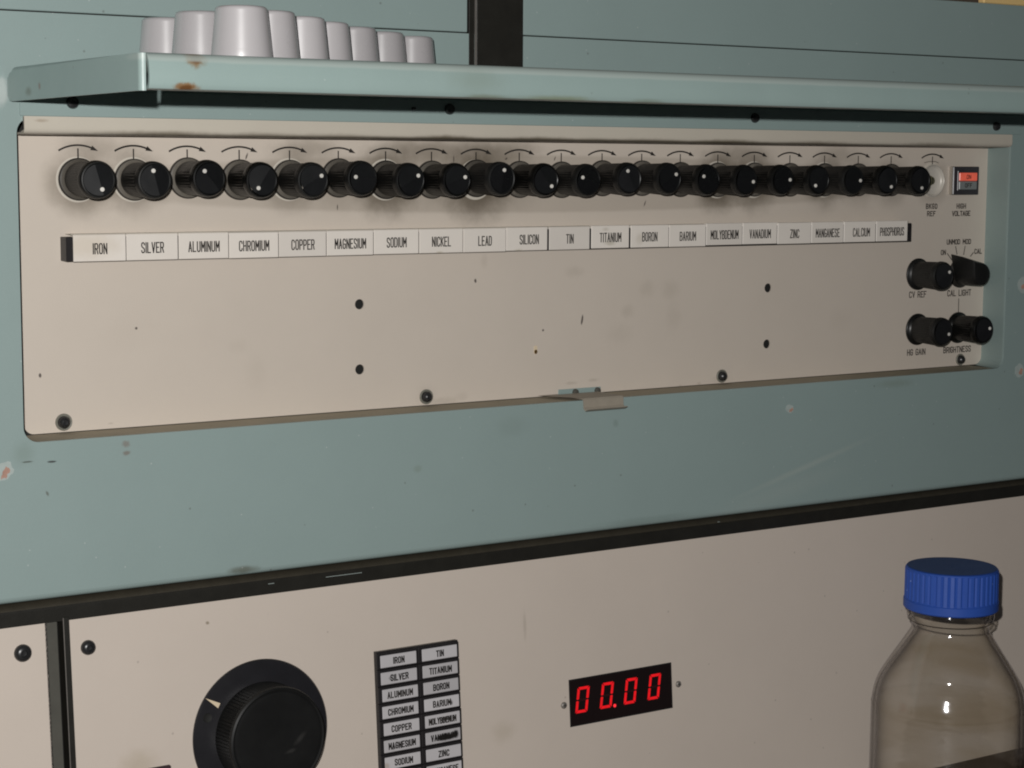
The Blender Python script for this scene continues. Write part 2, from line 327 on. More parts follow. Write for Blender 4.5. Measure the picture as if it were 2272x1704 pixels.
    def sweepx(s, prof, x0, x1, mi=0, nx=1):
        """closed (y,z) profile swept along x"""
        m = len(prof); vs = []; fs = []
        for j in range(nx+1):
            x = x0+(x1-x0)*j/nx
            vs += [(x, p[0], p[1]) for p in prof]
        for j in range(nx):
            for i in range(m):
                a = j*m+i; b = j*m+(i+1) % m; fs.append((a, b, b+m, a+m))
        fs.append(tuple(reversed(range(m)))); fs.append(tuple(nx*m+i for i in range(m)))
        return s.add(vs, fs, mi)
    def build(s, name, mats, parent=None, smooth=None, off=(0,0,0), fix=True):
        me = bpy.data.meshes.new(name)
        me.from_pydata([((v[0]-off[0])*S, (v[1]-off[1])*S, (v[2]-off[2])*S) for v in s.v], [], s.f)
        if not isinstance(mats, (list, tuple)): mats = [mats]
        for m in mats: me.materials.append(m)
        me.polygons.foreach_set('material_index', s.mi)
        if fix:
            bm = bmesh.new(); bm.from_mesh(me); bmesh.ops.recalc_face_normals(bm, faces=bm.faces); bm.to_mesh(me); bm.free()
        if smooth:
            me.polygons.foreach_set('use_smooth', [True]*len(me.polygons)); me.set_sharp_from_angle(angle=math.radians(smooth))
        me.update()
        o = bpy.data.objects.new(name, me); COL.objects.link(o)
        if parent: o.parent = parent
        return o

def thing(name, label, cat, loc=(0,0,0), rx=0, group=None):
    o = bpy.data.objects.new(name, None); COL.objects.link(o); o.empty_display_size = .01
    o.location = Vector(loc)*S; o.rotation_euler = (rx, 0, 0)
    o['label'] = label; o['category'] = cat
    if group: o['group'] = group
    return o
def tag(o, label=None, cat=None, group=None, kind=None):
    for k, v in (('label', label), ('category', cat), ('group', group), ('kind', kind)):
        if v: o[k] = v
    return o
def dup(o, parent=None):
    c = o.copy(); COL.objects.link(c); c.parent = parent
    for ch in list(o.children): dup(ch, c)
    return c
def low(name, label, cat, uu, vv, ww=0, group=None):
    return thing(name, label, cat, lw(uu, vv, ww), -TILT, group)

def rrect(x0, x1, z0, z1, rad, n=8):
    pts = []
    rads = rad if isinstance(rad, (list, tuple)) else [rad]*4     # bl, br, tr, tl
    for (cx, cz, a0, rr) in ((x0+rads[0], z0+rads[0], 180, rads[0]), (x1-rads[1], z0+rads[1], 270, rads[1]), (x1-rads[2], z1-rads[2], 0, rads[2]), (x0+rads[3], z1-rads[3], 90, rads[3])):
        for k in range(n+1):
            t = math.radians(a0+90*k/n); pts.append((cx+rr*math.cos(t), cz+rr*math.sin(t)))
    return pts

# stroke lettering (grid 4 x 6)
G = {
'A':[[(0,0),(2,6),(4,0)],[(.8,2),(3.2,2)]],
'B':[[(0,0),(0,6),(3,6),(4,5.2),(4,3.8),(3,3.1)],[(0,3.1),(3,3.1),(4,2.3),(4,.8),(3,0),(0,0)]],
'C':[[(4,4.7),(3.8,5.4),(3,6),(1,6),(.2,5.4),(0,4.7),(0,1.3),(.2,.6),(1,0),(3,0),(3.8,.6),(4,1.3)]],
'D':[[(0,0),(0,6),(2.6,6),(3.6,5.4),(4,4.4),(4,1.6),(3.6,.6),(2.6,0),(0,0)]],
'E':[[(4,6),(0,6),(0,0),(4,0)],[(0,3.1),(3,3.1)]],
'F':[[(4,6),(0,6),(0,0)],[(0,3.1),(3,3.1)]],
'G':[[(4,4.7),(3.8,5.4),(3,6),(1,6),(.2,5.4),(0,4.7),(0,1.3),(.2,.6),(1,0),(3,0),(3.8,.6),(4,1.3),(4,2.8),(2.2,2.8)]],
'H':[[(0,0),(0,6)],[(4,0),(4,6)],[(0,3),(4,3)]],
'I':[[(0,0),(0,6)]],
'K':[[(0,0),(0,6)],[(4,6),(0,2.4)],[(1.3,3.6),(4,0)]],
'L':[[(0,6),(0,0),(3.8,0)]],
'M':[[(0,0),(0,6),(2.3,2.2),(4.6,6),(4.6,0)]],
'N':[[(0,0),(0,6),(4,0),(4,6)]],
'O':[[(1,0),(3,0),(3.8,.6),(4,1.3),(4,4.7),(3.8,5.4),(3,6),(1,6),(.2,5.4),(0,4.7),(0,1.3),(.2,.6),(1,0)]],
'P':[[(0,0),(0,6),(3,6),(3.8,5.5),(4,4.8),(4,3.9),(3.8,3.2),(3,2.7),(0,2.7)]],
'R':[[(0,0),(0,6),(3,6),(3.8,5.5),(4,4.8),(4,4.1),(3.8,3.4),(3,2.9),(0,2.9)],[(2.4,2.9),(4,0)]],
'S':[[(4,4.8),(3.8,5.5),(3,6),(1,6),(.2,5.5),(0,4.6),(.3,3.8),(1,3.3),(3,2.7),(3.7,2.2),(4,1.4),(3.8,.6),(3,0),(1,0),(.2,.5),(0,1.2)]],
'T':[[(0,6),(4,6)],[(2,6),(2,0)]],
'U':[[(0,6),(0,1.3),(.2,.6),(1,0),(3,0),(3.8,.6),(4,1.3),(4,6)]],
'V':[[(0,6),(2,0),(4,6)]],
'Y':[[(0,6),(2,3),(4,6)],[(2,3),(2,0)]],
'Z':[[(0,6),(4,6),(0,0),(4,0)]],
}
GW = {'I': 0, 'M': 4.6}
def lettering(mb, text, cx, cz, h, gw, gap, hw, y, jitter=.0):
    """glyph height h, glyph width gw, gap between glyphs, half stroke hw"""
    adv = []; x = 0
    for ch in text:
        if ch == ' ': x += gw*1.1; adv.append(None); continue
        wd = GW.get(ch, 4)/4*gw; adv.append(x); x += wd+gap
    tot = x-gap; k = 0
    for ch, a in zip(text, adv):
        if a is None: continue
        jz = random.uniform(-jitter, jitter)
        for pl in G[ch]:
            pts = [(cx-tot/2+a+p[0]/4*gw, cz-h/2+jz+p[1]/6*h) for p in pl]
            mb.ribbon(pts, hw, y-.0006*(k % 5)); k += 1
    return mb

# =================================================================== THE CABINET HOUSING
D = .85
hous = thing('cabinet_housing', 'pale blue-green painted steel instrument cabinet around the beige control panel', 'cabinet', (0, -D, -7.5))
HO = (0, -D, -7.5)
def hpart(mb, name, m, **k): return mb.build(name, m, hous, off=HO, **k)
OX0, OX1, OZ0, OZ1 = -1.35, 21.93, -4.845, .50
# fascia sheet with rounded opening
mb = MB()
opening = rrect(OX0, OX1, OZ0, OZ1, .26)
mb.loops([[(-8, -7.42), (26, -7.42), (26, 2.193), (-8, 2.193)], opening], -D, -D+.06)
# bottom edge rolled back
arc = [(-D+.12-.12*math.cos(t), -7.42-.11*math.sin(t)) for t in [math.radians(a) for a in (0, 20, 40, 60, 80, 90)]]
prof = arc+[(-D+.3, -7.53), (-D+.3, -7.42)]
mb.sweepx(prof, -8, 26)
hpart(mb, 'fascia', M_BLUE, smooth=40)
# recess side return on the right, ledge below, dark behind
mb = MB(); mb.add([(OX1, -D+.055, OZ0+.2), (22.10, .02, OZ0+.2), (22.10, .02, OZ1), (OX1, -D+.055, OZ1)], [(0,1,2,3)])
mb.add([(OX1+.05, -D+.06, OZ0+.2), (22.15, .03, OZ0+.2), (22.15, .03, OZ1), (OX1+.05, -D+.06, OZ1)], [(0,1,2,3)])
pts = [(OX1-.26+.26*math.cos(t), OZ0+.26+.26*math.sin(t)) for t in [math.radians(-90+90*k/8) for k in range(9)]]
pb = [(22.10-.2+.2*math.cos(t), OZ0+.2+.2*math.sin(t)) for t in [math.radians(-90+90*k/8) for k in range(9)]]
vs = [(p[0], -D+.055, p[1]) for p in pts]+[(p[0], .02, p[1]) for p in pb]
mb.add(vs, [(i, i+1, i+10, i+9) for i in range(8)])
hpart(mb, 'recess_side', M_BLUE, fix=False, smooth=50)
mb = MB(); mb.box(OX0+.1, OX1-.2, -D+.058, .06, OZ0-.06, OZ0-.002)
vs = []; n = 8
for k in range(n+1):
    t = math.radians(180+90*k/n); vs.append((OX0+.26+.26*math.cos(t), -D+.056, OZ0+.26+.26*math.sin(t)))
for k in range(n+1):
    t = math.radians(180+90*k/n); vs.append((OX0+.26+.26*math.cos(t), .06, OZ0+.26+.26*math.sin(t)))
mb.add(vs, [(i, i+1, i+n+2, i+n+1) for i in range(n)])
hpart(mb, 'recess_ledge', M_LEDGE, fix=False)
mb = MB(); mb.box(-2.0, 22.6, .10, .16, -5.2, .9); mb.box(-1.42, -1.36, -D+.07, .1, -4.9, .6)
hpart(mb, 'recess_back', M_DARK)
# paint chips on the fascia
def blob(mb, cx, cz, rx, rz, y, seed, n=20, jag=.25, ang=0):
    rnd = random.Random(seed); pts = []
    for k in range(n):
        t = 2*math.pi*k/n; q = 1+rnd.uniform(-jag, jag); x = rx*q*math.cos(t); z = rz*q*math.sin(t)
        pts.append((cx+x*math.cos(ang)-z*math.sin(ang), cz+x*math.sin(ang)+z*math.cos(ang)))
    mb.loops([pts], y, y+.004); return mb
for j, (x, z, rx, rz, a) in enumerate(((-1.72, -5.29, .17, .12, .6), (22.48, -2.93, .15, .15, 0), (22.47, -4.93, .13, .14, .4), (15.40, -5.365, .10, .075, 0))):
    mb = MB(); blob(mb, x, z, rx*1.15, rz*1.2, -D-.004, j+1, jag=.12, ang=a); o = hpart(mb, 'paint_chip', M_CHIPPALE)
    mb = MB(); blob(mb, x+.04, z-.03, rx*.62, rz*.42, -D-.010, j+11, jag=.35, ang=a+.5)
    mb.build('bare_spot', M_CHIPPINK, o, off=HO)
# upper wall panels above the shelf, with the black post and the seam between them
SZ = 2.205
for (x0, x1, z0, z1, nm) in ((-8, 7.27, SZ+.012, 5.2, 'wall_panel'), (8.51, 26, SZ+.012, 3.43, 'wall_panel')):
    mb = MB(); mb.box(x0, x1, -D, -D+.10, z0, z1, bevel=.012); hpart(mb, nm, M_BLUE)
mb = MB(); mb.box(-8, 26, -D+.14, -D+.2, 2.1, 3.40); mb.box(7.2, 8.6, -D+.14, -D+.2, 3.3, 5.2); hpart(mb, 'wall_backing', M_DARK)
mb = MB(); mb.box(7.30, 7.425, -D-.01, -D+.1, 1.225, 5.2, bevel=.008); mb.box(7.455, 8.50, -D-.035, -D+.1, 1.225, 5.2, bevel=.015)
hpart(mb, 'centre_post', M_BLACKTRIM)
mb = MB(); mb.box(7.428, 7.446, -D-.04, -D+.05, 1.225, 5.2); hpart(mb, 'post_edge_strip', M_STEEL)
# blue hinge strip with screws
mb = MB(); mb.box(-1.295, 22.20, -D-.035, -D-.001, .523, .95, bevel=.008)
hinge = hpart(mb, 'hinge_strip', M_BLUE)
for (x, z, rr) in ((-.41, .755, .105), (6.857, .795, .105), (14.232, .76, .10), (21.37, .70, .10), (6.08, .785, .035)):
    mb = MB(); mb.lathe([(rr, 0), (rr, .03), (rr*.8, .07), (rr*.35, .085)], x, z, 24, y0=-D-.035)
    mb.build('screw', M_SCREW, hinge, off=HO, smooth=40)
# black trim below the fascia
mb = MB()
mb.sweepx([(-.78, -7.64), (-.70, -7.60), (-.56, -7.54), (-.3, -7.54), (-.3, -7.93), (-.81, -7.93), (-.81, -7.70)], -8, 27)
o = hpart(mb, 'black_trim', M_BLACKTRIM)
mb = MB(); mb.sweepx([(-.815, -7.66), (-.80, -7.63), (-.66, -7.565), (-.6, -7.56), (-.6, -7.66)], -8, 27); mb.build('trim_bead', M_BROWNTRIM, o, off=HO, smooth=40)
mb = MB()
for (x, l, z) in ((4.27, .75, -7.755), (3.1, .12, -7.745), (13.5, .06, -7.64)):
    MB().box(x, x+l, -.8165, -.81, z, z+.008).build('edge_scratch', M_CHIPPALE, o, off=HO)

# =================================================================== SHELF
sh = thing('shelf', 'pale green folded-steel shelf with rust spots above the control panel', 'shelf', (-1.4, -D, 1.3))
SO = (-1.4, -D, 1.3)
mb = MB()
pr = [(-.86, 1.30), (-6.16, 1.30)]
pr += [(-6.18-.17*math.sin(math.radians(a)), 1.13+.17*math.cos(math.radians(a))) for a in (10, 25, 40, 55, 70, 82)]
pr += [(-6.365, 1.05), (-6.372, .97), (-6.362, .88), (-6.345, .815), (-6.33, .80), (-6.30, .795), (-5.85, .795), (-5.85, .835), (-6.28, .835), (-6.31, .88), (-6.32, 1.0), (-6.31, 1.08),
       (-6.27, 1.19), (-6.16, 1.26), (-.86, 1.26)]
mb.sweepx(pr, -1.345, 27, nx=1)
mb.build('shelf_plate', M_SHELF, sh, off=SO, smooth=35)
mb = MB()
# left side lip: (y,z) outline with rounded back corners, thickness in x
out = [(-.90, .84), (-.90, 1.10), (-1.0, 1.19), (-1.15, 1.23), (-6.22, 1.285), (-6.33, 1.28), (-6.33, .765), (-1.1, .745), (-.98, .76)]
xs = (-1.50, -1.455)
n = len(out); vs = [(xs[0], p[0], p[1]) for p in out]+[(xs[1], p[0], p[1]) for p in out]
mb.add(vs, [tuple(range(n)), tuple(reversed(range(n, 2*n)))]+[(i, i+n, (i+1) % n+n, (i+1) % n) for i in range(n)])
# rounded front corner of the side lip
cc = [(-1.455+(-.045)*1, -6.33)]
vs = []; m = 7
for zz in (.765, 1.28):
    for k in range(m):
        t = math.radians(90*k/(m-1)); vs.append((-1.41-.09*math.cos(t), -6.33-.075*math.sin(t), zz))
    for k in range(m):
        t = math.radians(90*(m-1-k)/(m-1)); vs.append((-1.41-.045*math.cos(t), -6.33-.03*math.sin(t), zz))
L = 2*m
mb.add(vs, [tuple(reversed(range(L))), tuple(range(L, 2*L))]+[(i, (i+1) % L, (i+1) % L+L, i+L) for i in range(L)])
# top curl joining the shelf plate
vs = []
for y in (-1.1, -6.25):
    for k in range(6):
        t = math.radians(90*k/5); vs.append((-1.38-.105*math.sin(t)-.012, y, 1.20+.095*math.cos(t)-.0))
mb.add(vs, [(i, i+1, i+7, i+6) for i in range(5)])
mb.build('side_lip', M_SHELF, sh, off=SO, smooth=35)

# =================================================================== CONTROL PANEL
cp = thing('control_panel', 'beige painted control panel with curved arrows and grimy halos behind a row of black knobs', 'control panel', (0, 0, -4.8))
CO = (0, 0, -4.8)
holes = [(5.436, -2.835, .096), (5.438, -4.062, .096), (15.462, -2.835, .098), (15.460, -4.05, .098), (20.313, -.534, .345)]
mb = MB(); mb.poly(rrect(-1.045, 22.10, -4.831, .245, [.17, .2, .005, .005]), 0, .03, holes=holes)
mb.build('face_plate', M_PANEL, cp, off=CO)
# slot with brown drip
mb = MB(); mb.poly(rrect(9.38, 9.46, -3.97, -3.80, .038, 4), -.008, 0); o = mb.build('drip_slot', M_CREAM, cp, off=CO)
mb = MB(); mb.poly(rrect(9.388, 9.455, -3.965, -3.88, .033, 4), -.014, -.008); mb.build('brown_drip', make_mat('brown_drip', (.10,.055,.015), rough=.4), o, off=CO)
# top lip
mb = MB()
mb.sweepx([(-.90, .520), (-.905, .40), (-.905, .33), (-.895, .29), (-.87, .255), (-.82, .235), (-.70, .230), (-.02, .230), (-.02, .26), (-.70, .26), (-.84, .30), (-.865, .34), (-.865, .520)], -1.236, 21.905, nx=1)
mb.build('top_lip', M_LIP, cp, off=CO, smooth=35)
mb = MB(); mb.box(-1.25, -1.238, -.90, -.86, .30, .51, bevel=.004); mb.build('lip_end', M_CHROME, cp, off=CO)
# arrows with index ticks
XB = 20.293
def arrow_mb(sc=1, tick=True):
    mb = MB(); R = .669; a0 = math.asin(.33/R)
    pts = []
    for k in range(15):
        t = -a0+(2*a0-.11)*k/14; pts.append((R*math.sin(t)*sc, (.067-R+R*math.cos(t))))
    mb.ribbon(pts, .0155, -.006)
    e = pts[-1]; d = Vector((math.cos(a0-.10), -math.sin(a0-.10))); nn = Vector((-d.y, d.x)); e = Vector(e)-d*.03
    tri = [e+nn*.042, e-nn*.042, e+d*.135]
    mb.add([(p.x, -.008, p.y) for p in tri], [(0, 1, 2)])
    return mb
arr = arrow_mb().build('arrow_mark', M_INK, cp)
tk = MB().ribbon([(0, 0), (0, -.155)], .0125, -.006).build('tick_mark', M_INK, cp)
for i in list(range(20))+[XB]:
    a = arr if i == 0 else arr.copy(); b = tk if i == 0 else tk.copy()
    if i: COL.objects.link(a); COL.objects.link(b); a.parent = cp; b.parent = cp
    a.location = Vector((i, 0, -(-4.8)))*S; b.location = a.location
mb = MB(); mb.ribbon([(XB-.25, -.13), (XB-.12, -.10), (XB+.10, -.10), (XB+.2, -.13)], .006, -.006); mb.build('scuffed_arc', M_INKFADE, cp, off=CO)
for txt, x, z, h, gw, gap in (('BKGD', 20.314, -1.115, .10, .056, .040), ('REF', 20.31, -1.283, .10, .060, .035), ('HIGH', 21.27, -1.117, .10, .060, .035), ('VOLTAGE', 21.275, -1.287, .10, .060, .026),
                             ('UNMOD', 21.05, -1.942, .10, .060, .026), ('MOD', 21.49, -1.940, .10, .060, .030), ('ON', 20.735, -2.178, .10, .056, .03), ('CAL', 21.875, -2.174, .10, .056, .03),
                             ('CV REF', 19.955, -3.121, .125, .064, .034), ('CAL LIGHT', 21.295, -3.127, .125, .064, .034), ('HG GAIN', 19.96, -4.445, .125, .064, .034), ('BRIGHTNESS', 21.285, -4.448, .125, .064, .034)):
    mb = MB(); lettering(mb, txt, x, z, h, gw, gap, .0108, -.006, jitter=.002); mb.build('printed_legend', M_INK, cp, off=CO)
for p in (((20.864, -2.206), (21.025, -2.364)), ((21.128, -2.051), (21.178, -2.222)), ((21.437, -2.051), (21.398, -2.24)), ((21.713, -2.205), (21.628, -2.283)), ((21.284, -3.268), (21.287, -3.583))):
    MB().ribbon(list(p), .0105, -.006).build('index_line', M_INK, cp, off=CO)
# panel screws in bushings
for (x, z, rr) in ((-.354, -4.658, .148), (6.884, -4.667, .145), (14.209, -4.677, .14), (21.388, -4.689, .135)):
    mb = MB(); mb.lathe([(rr, 0), (rr, .025), (rr*.93, .035), (rr*.80, .03), (rr*.78, .012)], x, z, 32)
    o = mb.build('screw_bushing', M_BUSH, cp, off=CO, smooth=40)
    mb = MB(); mb.lathe([(rr*.72, 0), (rr*.72, .06), (rr*.60, .10), (rr*.33, .125), (rr*.30, .10), (rr*.12, .095)], x, z, 28); mb.build('screw', M_SCREW, o, off=CO, smooth=40)

# latch plate and catch
lt = thing('latch_catch', 'small beige metal catch with two screws hooked over the ledge below the panel', 'latch', (10.4, 0, -4.8))
LO = (10.4, 0, -4.8)
MB().box(9.97, 11.02, -.02, -.002, -4.822, -4.715, bevel=.006).build('latch_plate', M_BLUE, lt, off=LO)
mb = MB()
x0, x1 = 9.93, 10.90
pf = [(-.10, -4.80), (-.93, -4.795), (-.955, -4.83), (-.965, -4.97), (-1.00, -5.01), (-1.09, -4.985), (-1.10, -5.00), (-1.01, -5.045), (-.945, -5.0), (-.93, -4.85), (-.91, -4.822), (-.10, -4.83)]
mb.sweepx(pf, x0, x1); mb.add([(x0-.5, -.05, -4.80), (x0, -.05, -4.80), (x0, -.93, -4.797)], [(0,1,2)])
mb.build('catch_bracket', M_CATCH, lt, off=LO)
for x in (10.38, 10.93):
    MB().lathe([(.07, .02), (.065, .06), (.03, .075)], x, -4.79, 20).build('screw', M_GREYTRIM, lt, off=LO, smooth=40)

# =================================================================== LABEL STRIP
NAMES = ['IRON','SILVER','ALUMINUM','CHROMIUM','COPPER','MAGNESIUM','SODIUM','NICKEL','LEAD','SILICON','TIN','TITANIUM','BORON','BARIUM','MOLYBDENUM','VANADIUM','ZINC','MANGANESE','CALCIUM','PHOSPHORUS']
ls = thing('element_label_strip', 'long black bar carrying twenty white element name tiles under the knobs', 'label strip', (9.5, 0, -1.7))
SO2 = (9.5, 0, -1.7)
MB().box(-.345, 19.42, -.286, 0, -1.892, -1.480, bevel=.010).build('backing_bar', M_BOARD, ls, off=SO2)
XT = [-.232,.720,1.683,2.643,3.623,4.592,5.577,6.554,7.529,8.512,9.505,10.527,11.509,12.509,13.484,14.469,15.435,16.401,17.349,18.31,19.287]
for i, nm in enumerate(NAMES):
    g0 = .044 if i in (10, 11, 12) else .013; g1 = .044 if i in (9, 10, 11) else .013
    if i == 19: g0 = .026
    dz = random.uniform(-.005, .005)+(.012 if i in (11, 14, 15) else 0)
    zt, zb = -1.447+.020*i/19+dz, -1.903+.022*i/19+dz
    yf = -.30+random.uniform(-.006, .004)
    mb = MB(); mb.box(XT[i]+g0/2, XT[i+1]-g1/2, yf, -.20, zb, zt, bevel=.009)
    t = mb.build('label_tile', M_TILE, ls, off=SO2)
    mb = MB(); n = len(nm); sq = .93 if n >= 10 else (.97 if n >= 9 else 1)
    lettering(mb, nm, (XT[i]+XT[i+1])/2+(.04 if i in (9, 18) else 0), (zt+zb)/2-.012, .168, .0500*sq, .0300*sq, .0105, yf-.005, jitter=.0015)
    mb.build('lettering', M_INK, t, off=SO2)
mb = MB(); mb.box(-.26, 19.3, -.29, 0, -1.4425, -1.432); 
mb.build('top_flange', M_LIP, ls, off=SO2)

# =================================================================== ROTARY KNOBS
def knurl(rr, ww, k):
    return rr-(.024 if (k % 2) else 0) if .17 < ww < .77 else rr
def make_knob(name, label, cat, loc, group):
    t = thing(name, label, cat, loc, 0, group)
    mb = MB(); mb.lathe([(.345, 0), (.3626, .012), (.3626, .045), (.352, .060), (.340, .062)], n=48, capend=False)
    mb.lathe([(.340, .062), (.315, .075), (.285, .115)], n=48, mi=1, capend=False)
    mb.lathe([(.280, .115), (.27, .14)], n=48, capend=False)
    mb.build('flange', [M_FLANGE, M_FLANGE_IN], t, smooth=35)
    mb = MB(); mb.lathe([(.27, .10), (.290, .12), (.294, .165), (.306, .75), (.310, .78), (.319, .785), (.322, .80), (.322, .84), (.315, .90), (.298, .935), (.275, .940), (.262, .930)], n=76, knurl=knurl, capend=False)
    mb.build('knurled_body', M_KNOB, t, smooth=28)
    # face: two facets meeting on the pointer diameter
    mb = MB(); n = 40; vs = []; R = .262
    for sg in (1, -1):
        for k in range(n//2+1):
            a = math.pi*k/(n//2); x = sg*R*math.sin(a); z = R*math.cos(a); vs.append((x, -.930-.040*(1-abs(x)/R), z))
    h = n//2+1
    mb.add(vs, [tuple(range(h)), tuple(reversed(range(h, 2*h)))])
    fc = mb.build('face', M_KNOBFACE, t)
    return t
def dotted(t, ang, rr=.165):
    fc = [c for c in t.children if c.name.startswith('face')][0]
    fc.rotation_euler = (0, math.radians(ang), 0)
    return fc
KG = 'black knurled knobs in the row above the element labels'
DA = [164,-15,-40,-146,61,-81,59,70,9,137,-71,-24,59,-64,101,89,-134,93,150,176]
extra = {0: 'leftmost of the row', 19: 'rightmost, partly covering a bare silver dish', 6: 'in a dirty halo', 8: 'in the dirtiest halo'}
proto = make_knob('rotary_knob', 'x', 'knob', (0, 0, ZK), KG)
fc = [c for c in proto.children if c.name.startswith('face')][0]
MB().lathe([(.037, .955), (.037, .980), (.030, .986)], 0, .165, 20, capstart=True).build('pointer_dot', M_DOT, fc, smooth=40)
protoc = {}
for i, nm in enumerate(NAMES):
    t = proto if i == 0 else dup(proto)
    t.location = Vector((i, 0, ZK+(.05 if i in (2,5,8,11,12) else 0)*.6+random.uniform(-.006,.006)))*S
    dotted(t, DA[i]+0)
    t['label'] = 'black knurled knob above the %s tile%s' % (nm, (', '+extra[i]) if i in extra else '')
KG2 = 'black knobs at the lower right corner of the panel'
for nm, x, z, a in (('CV REF', 19.93, -2.655, 22), ('HG GAIN', 19.96, -3.92, 137), ('BRIGHTNESS', 21.27, -3.935, 90)):
    t = dup(proto); t.location = Vector((x, 0, z))*S; t['group'] = KG2
    t['label'] = 'black knurled knob marked %s at the lower right of the panel' % nm
    t.scale = (1, .88, 1)
    for c in t.children:
        if c.name.startswith('flange'):
            for sl in c.material_slots: sl.link = 'OBJECT'; sl.material = M_KNOB
    dotted(t, 60 if nm == 'CV REF' else (110 if nm == 'HG GAIN' else 78))
# pointer knob
pk = thing('pointer_knob', 'black pointer-shaped selector knob marked CAL LIGHT', 'knob', (21.27, 0, -2.66), 0, KG2)
mb = MB(); mb.lathe([(.33, 0), (.345, .015), (.345, .05), (.32, .07), (.30, .11)], n=40); mb.build('flange', [M_FLANGE], pk, smooth=35)
def tear(R, tip, ang, n=30):
    pts = []
    half = math.acos(min(1, R/tip))
    for k in range(n+1):
        t = half+(2*math.pi-2*half)*k/n; pts.append((R*math.sin(t), R*math.cos(t)))
    pts.append((0, tip)); c, s_ = math.cos(ang), math.sin(ang)
    return [(p[0]*c+p[1]*s_, -p[0]*s_+p[1]*c) for p in pts]
mb = MB(); pa = math.radians(-42)
lay = [(.26, .57, .10), (.28, .60, .13), (.275, .53, .45), (.265, .44, .66), (.24, .38, .72), (.17, .26, .74)]
vs = []; loops = [tear(a, b, pa) for a, b, c in lay]; m = len(loops[0])
for L, (a, b, c) in zip(loops, lay): vs += [(p[0], -c, p[1]) for p in L]
fs = [(j*m+i, j*m+(i+1) % m, (j+1)*m+(i+1) % m, (j+1)*m+i) for j in range(len(lay)-1) for i in range(m)]+[tuple(range((len(lay)-1)*m, len(lay)*m)), tuple(reversed(range(m)))]
mb.add(vs, fs); mb.build('pointer_body', M_KNOB, pk, smooth=35)
mb = MB(); mb.lathe([(.245, .07), (.235, .16)], n=32, capend=False); mb.build('collar', M_GREYTRIM, pk, smooth=40)

# bare shaft in its dish
ds = thing('bare_shaft_dish', 'silver dish with a bare slotted shaft and no knob, above BKGD REF', 'control shaft', (XB+.02, 0, ZK-.02))
mb = MB(); mb.lathe([(.372, .001), (.372, .022), (.355, .030), (.343, .02), (.338, -.02), (.30, -.055), (.2, -.08), (.02, -.088)], n=56); mb.build('dish', M_DISH, ds, smooth=50)
mb = MB(); mb.lathe([(.11, -.085), (.11, -.06), (.085, -.055), (.085, .0), (.07, .012)], n=28); mb.build('shaft', M_BRASS, ds, smooth=40)
mb = MB(); mb.box(-.012, .012, -.016, -.012, -.07, .07); mb.build('slot', M_DARK, ds)

# =================================================================== HIGH VOLTAGE SWITCH
sw = thing('power_switch', 'square push switch with a red upper lens and grey lower lens marked HIGH VOLTAGE', 'switch', (21.25, 0, -.53))
WO = (21.25, 0, -.53)
MB().box(20.865, 21.70, -.125, 0, -.856, -.21, bevel=.015).build('bezel', M_SWBODY, sw, off=WO)
MB().box(20.852, 20.864, -.10, 0, -.85, -.216).build('chrome_edge', M_CHROME, sw, off=WO)
MB().box(20.975, 21.635, -.155, -.125, -.765, -.30, bevel=.012).build('lens_holder', M_SWBODY, sw, off=WO)
o = MB().box(21.00, 21.575, -.19, -.155, -.537, -.352, bevel=.012).build('red_lens', M_RED, sw, off=WO)
lettering(MB(), 'ON', 21.29, -.445, .085, .05, .03, .008, -.194).build('lettering', M_INK, o, off=WO)
o = MB().box(21.00, 21.575, -.185, -.155, -.735, -.548, bevel=.012).build('grey_lens', M_GREYLENS, sw, off=WO)
lettering(MB(), 'OFF', 21.29, -.640, .085, .05, .03, .009, -.190).build('lettering', M_INK, o, off=WO)

# =================================================================== LOWER PANELS
def lower_plate(name, label, u0, u1, screw, sr, hole=()):
    t = low(name, label, 'panel', 0, 0)
    mb = MB(); mb.poly([(u0, -6.0), (u1, -6.0), (u1, .04), (u0, .04)], 0, .04, holes=hole); mb.build('face_plate', M_BEIGE, t)
    mb = MB(); x, z = screw
    mb.lathe([(sr, 0), (sr, .03), (sr*.88, .075), (sr*.6, .10), (sr*.42, .105), (sr*.36, .06), (sr*.1, .055)], x, z, 32)
    mb.build('screw', M_SCREW, t, smooth=40)
    return t
lower_plate('meter_panel', 'large beige lower panel holding the dial, lamp labels and red display', -.63, 27, (-.317, -.539), .128)
lower_plate('side_panel', 'narrow beige lower panel at the bottom left corner left of the black divider', -9, -1.03, (-1.455, -.481), .148)
dv = low('panel_divider', 'black vertical channel between the two lower beige panels', 'divider', 0, 0)
MB().box(-1.015, -.83, .03, .12, -6, .02).build('left_flange', M_GREYTRIM, dv)
MB().box(-.83, -.74, .25, .3, -6, .02).build('channel_back', M_DARK, dv)
MB().box(-.738, -.632, -.035, .26, -6, .03, bevel=.008).build('right_flange', M_BLACKTRIM, dv)
MB().box(-.742, -.730, -.0365, -.02, -5, .02).build('edge_glint', M_STEEL, dv)  # pale strip standing in for the glint along the flange edge
MB().box(-1.05, -1.02, .0, .3, -6, .02).build('channel_side', M_DARK, dv)
ts = low('bottom_trim', 'dark brown trim strip along the foot of the lower beige panel at bottom right', 'trim', 0, 0)
MB().box(12, 27, -.05, .1, -7.0, -6.0, bevel=.01).build('trim_strip', M_BENCH, ts)
tag(MB().box(.3, 1.065, -.08, 0, -3.8, -2.785, bevel=.02).build('name_plate', M_PURPLE), 'dark maroon plate cut off by the bottom edge left of the large dial knob', 'plate')
o = bpy.data.objects['name_plate']; o.location = P0*S; o.rotation_euler = (-TILT, 0, 0)

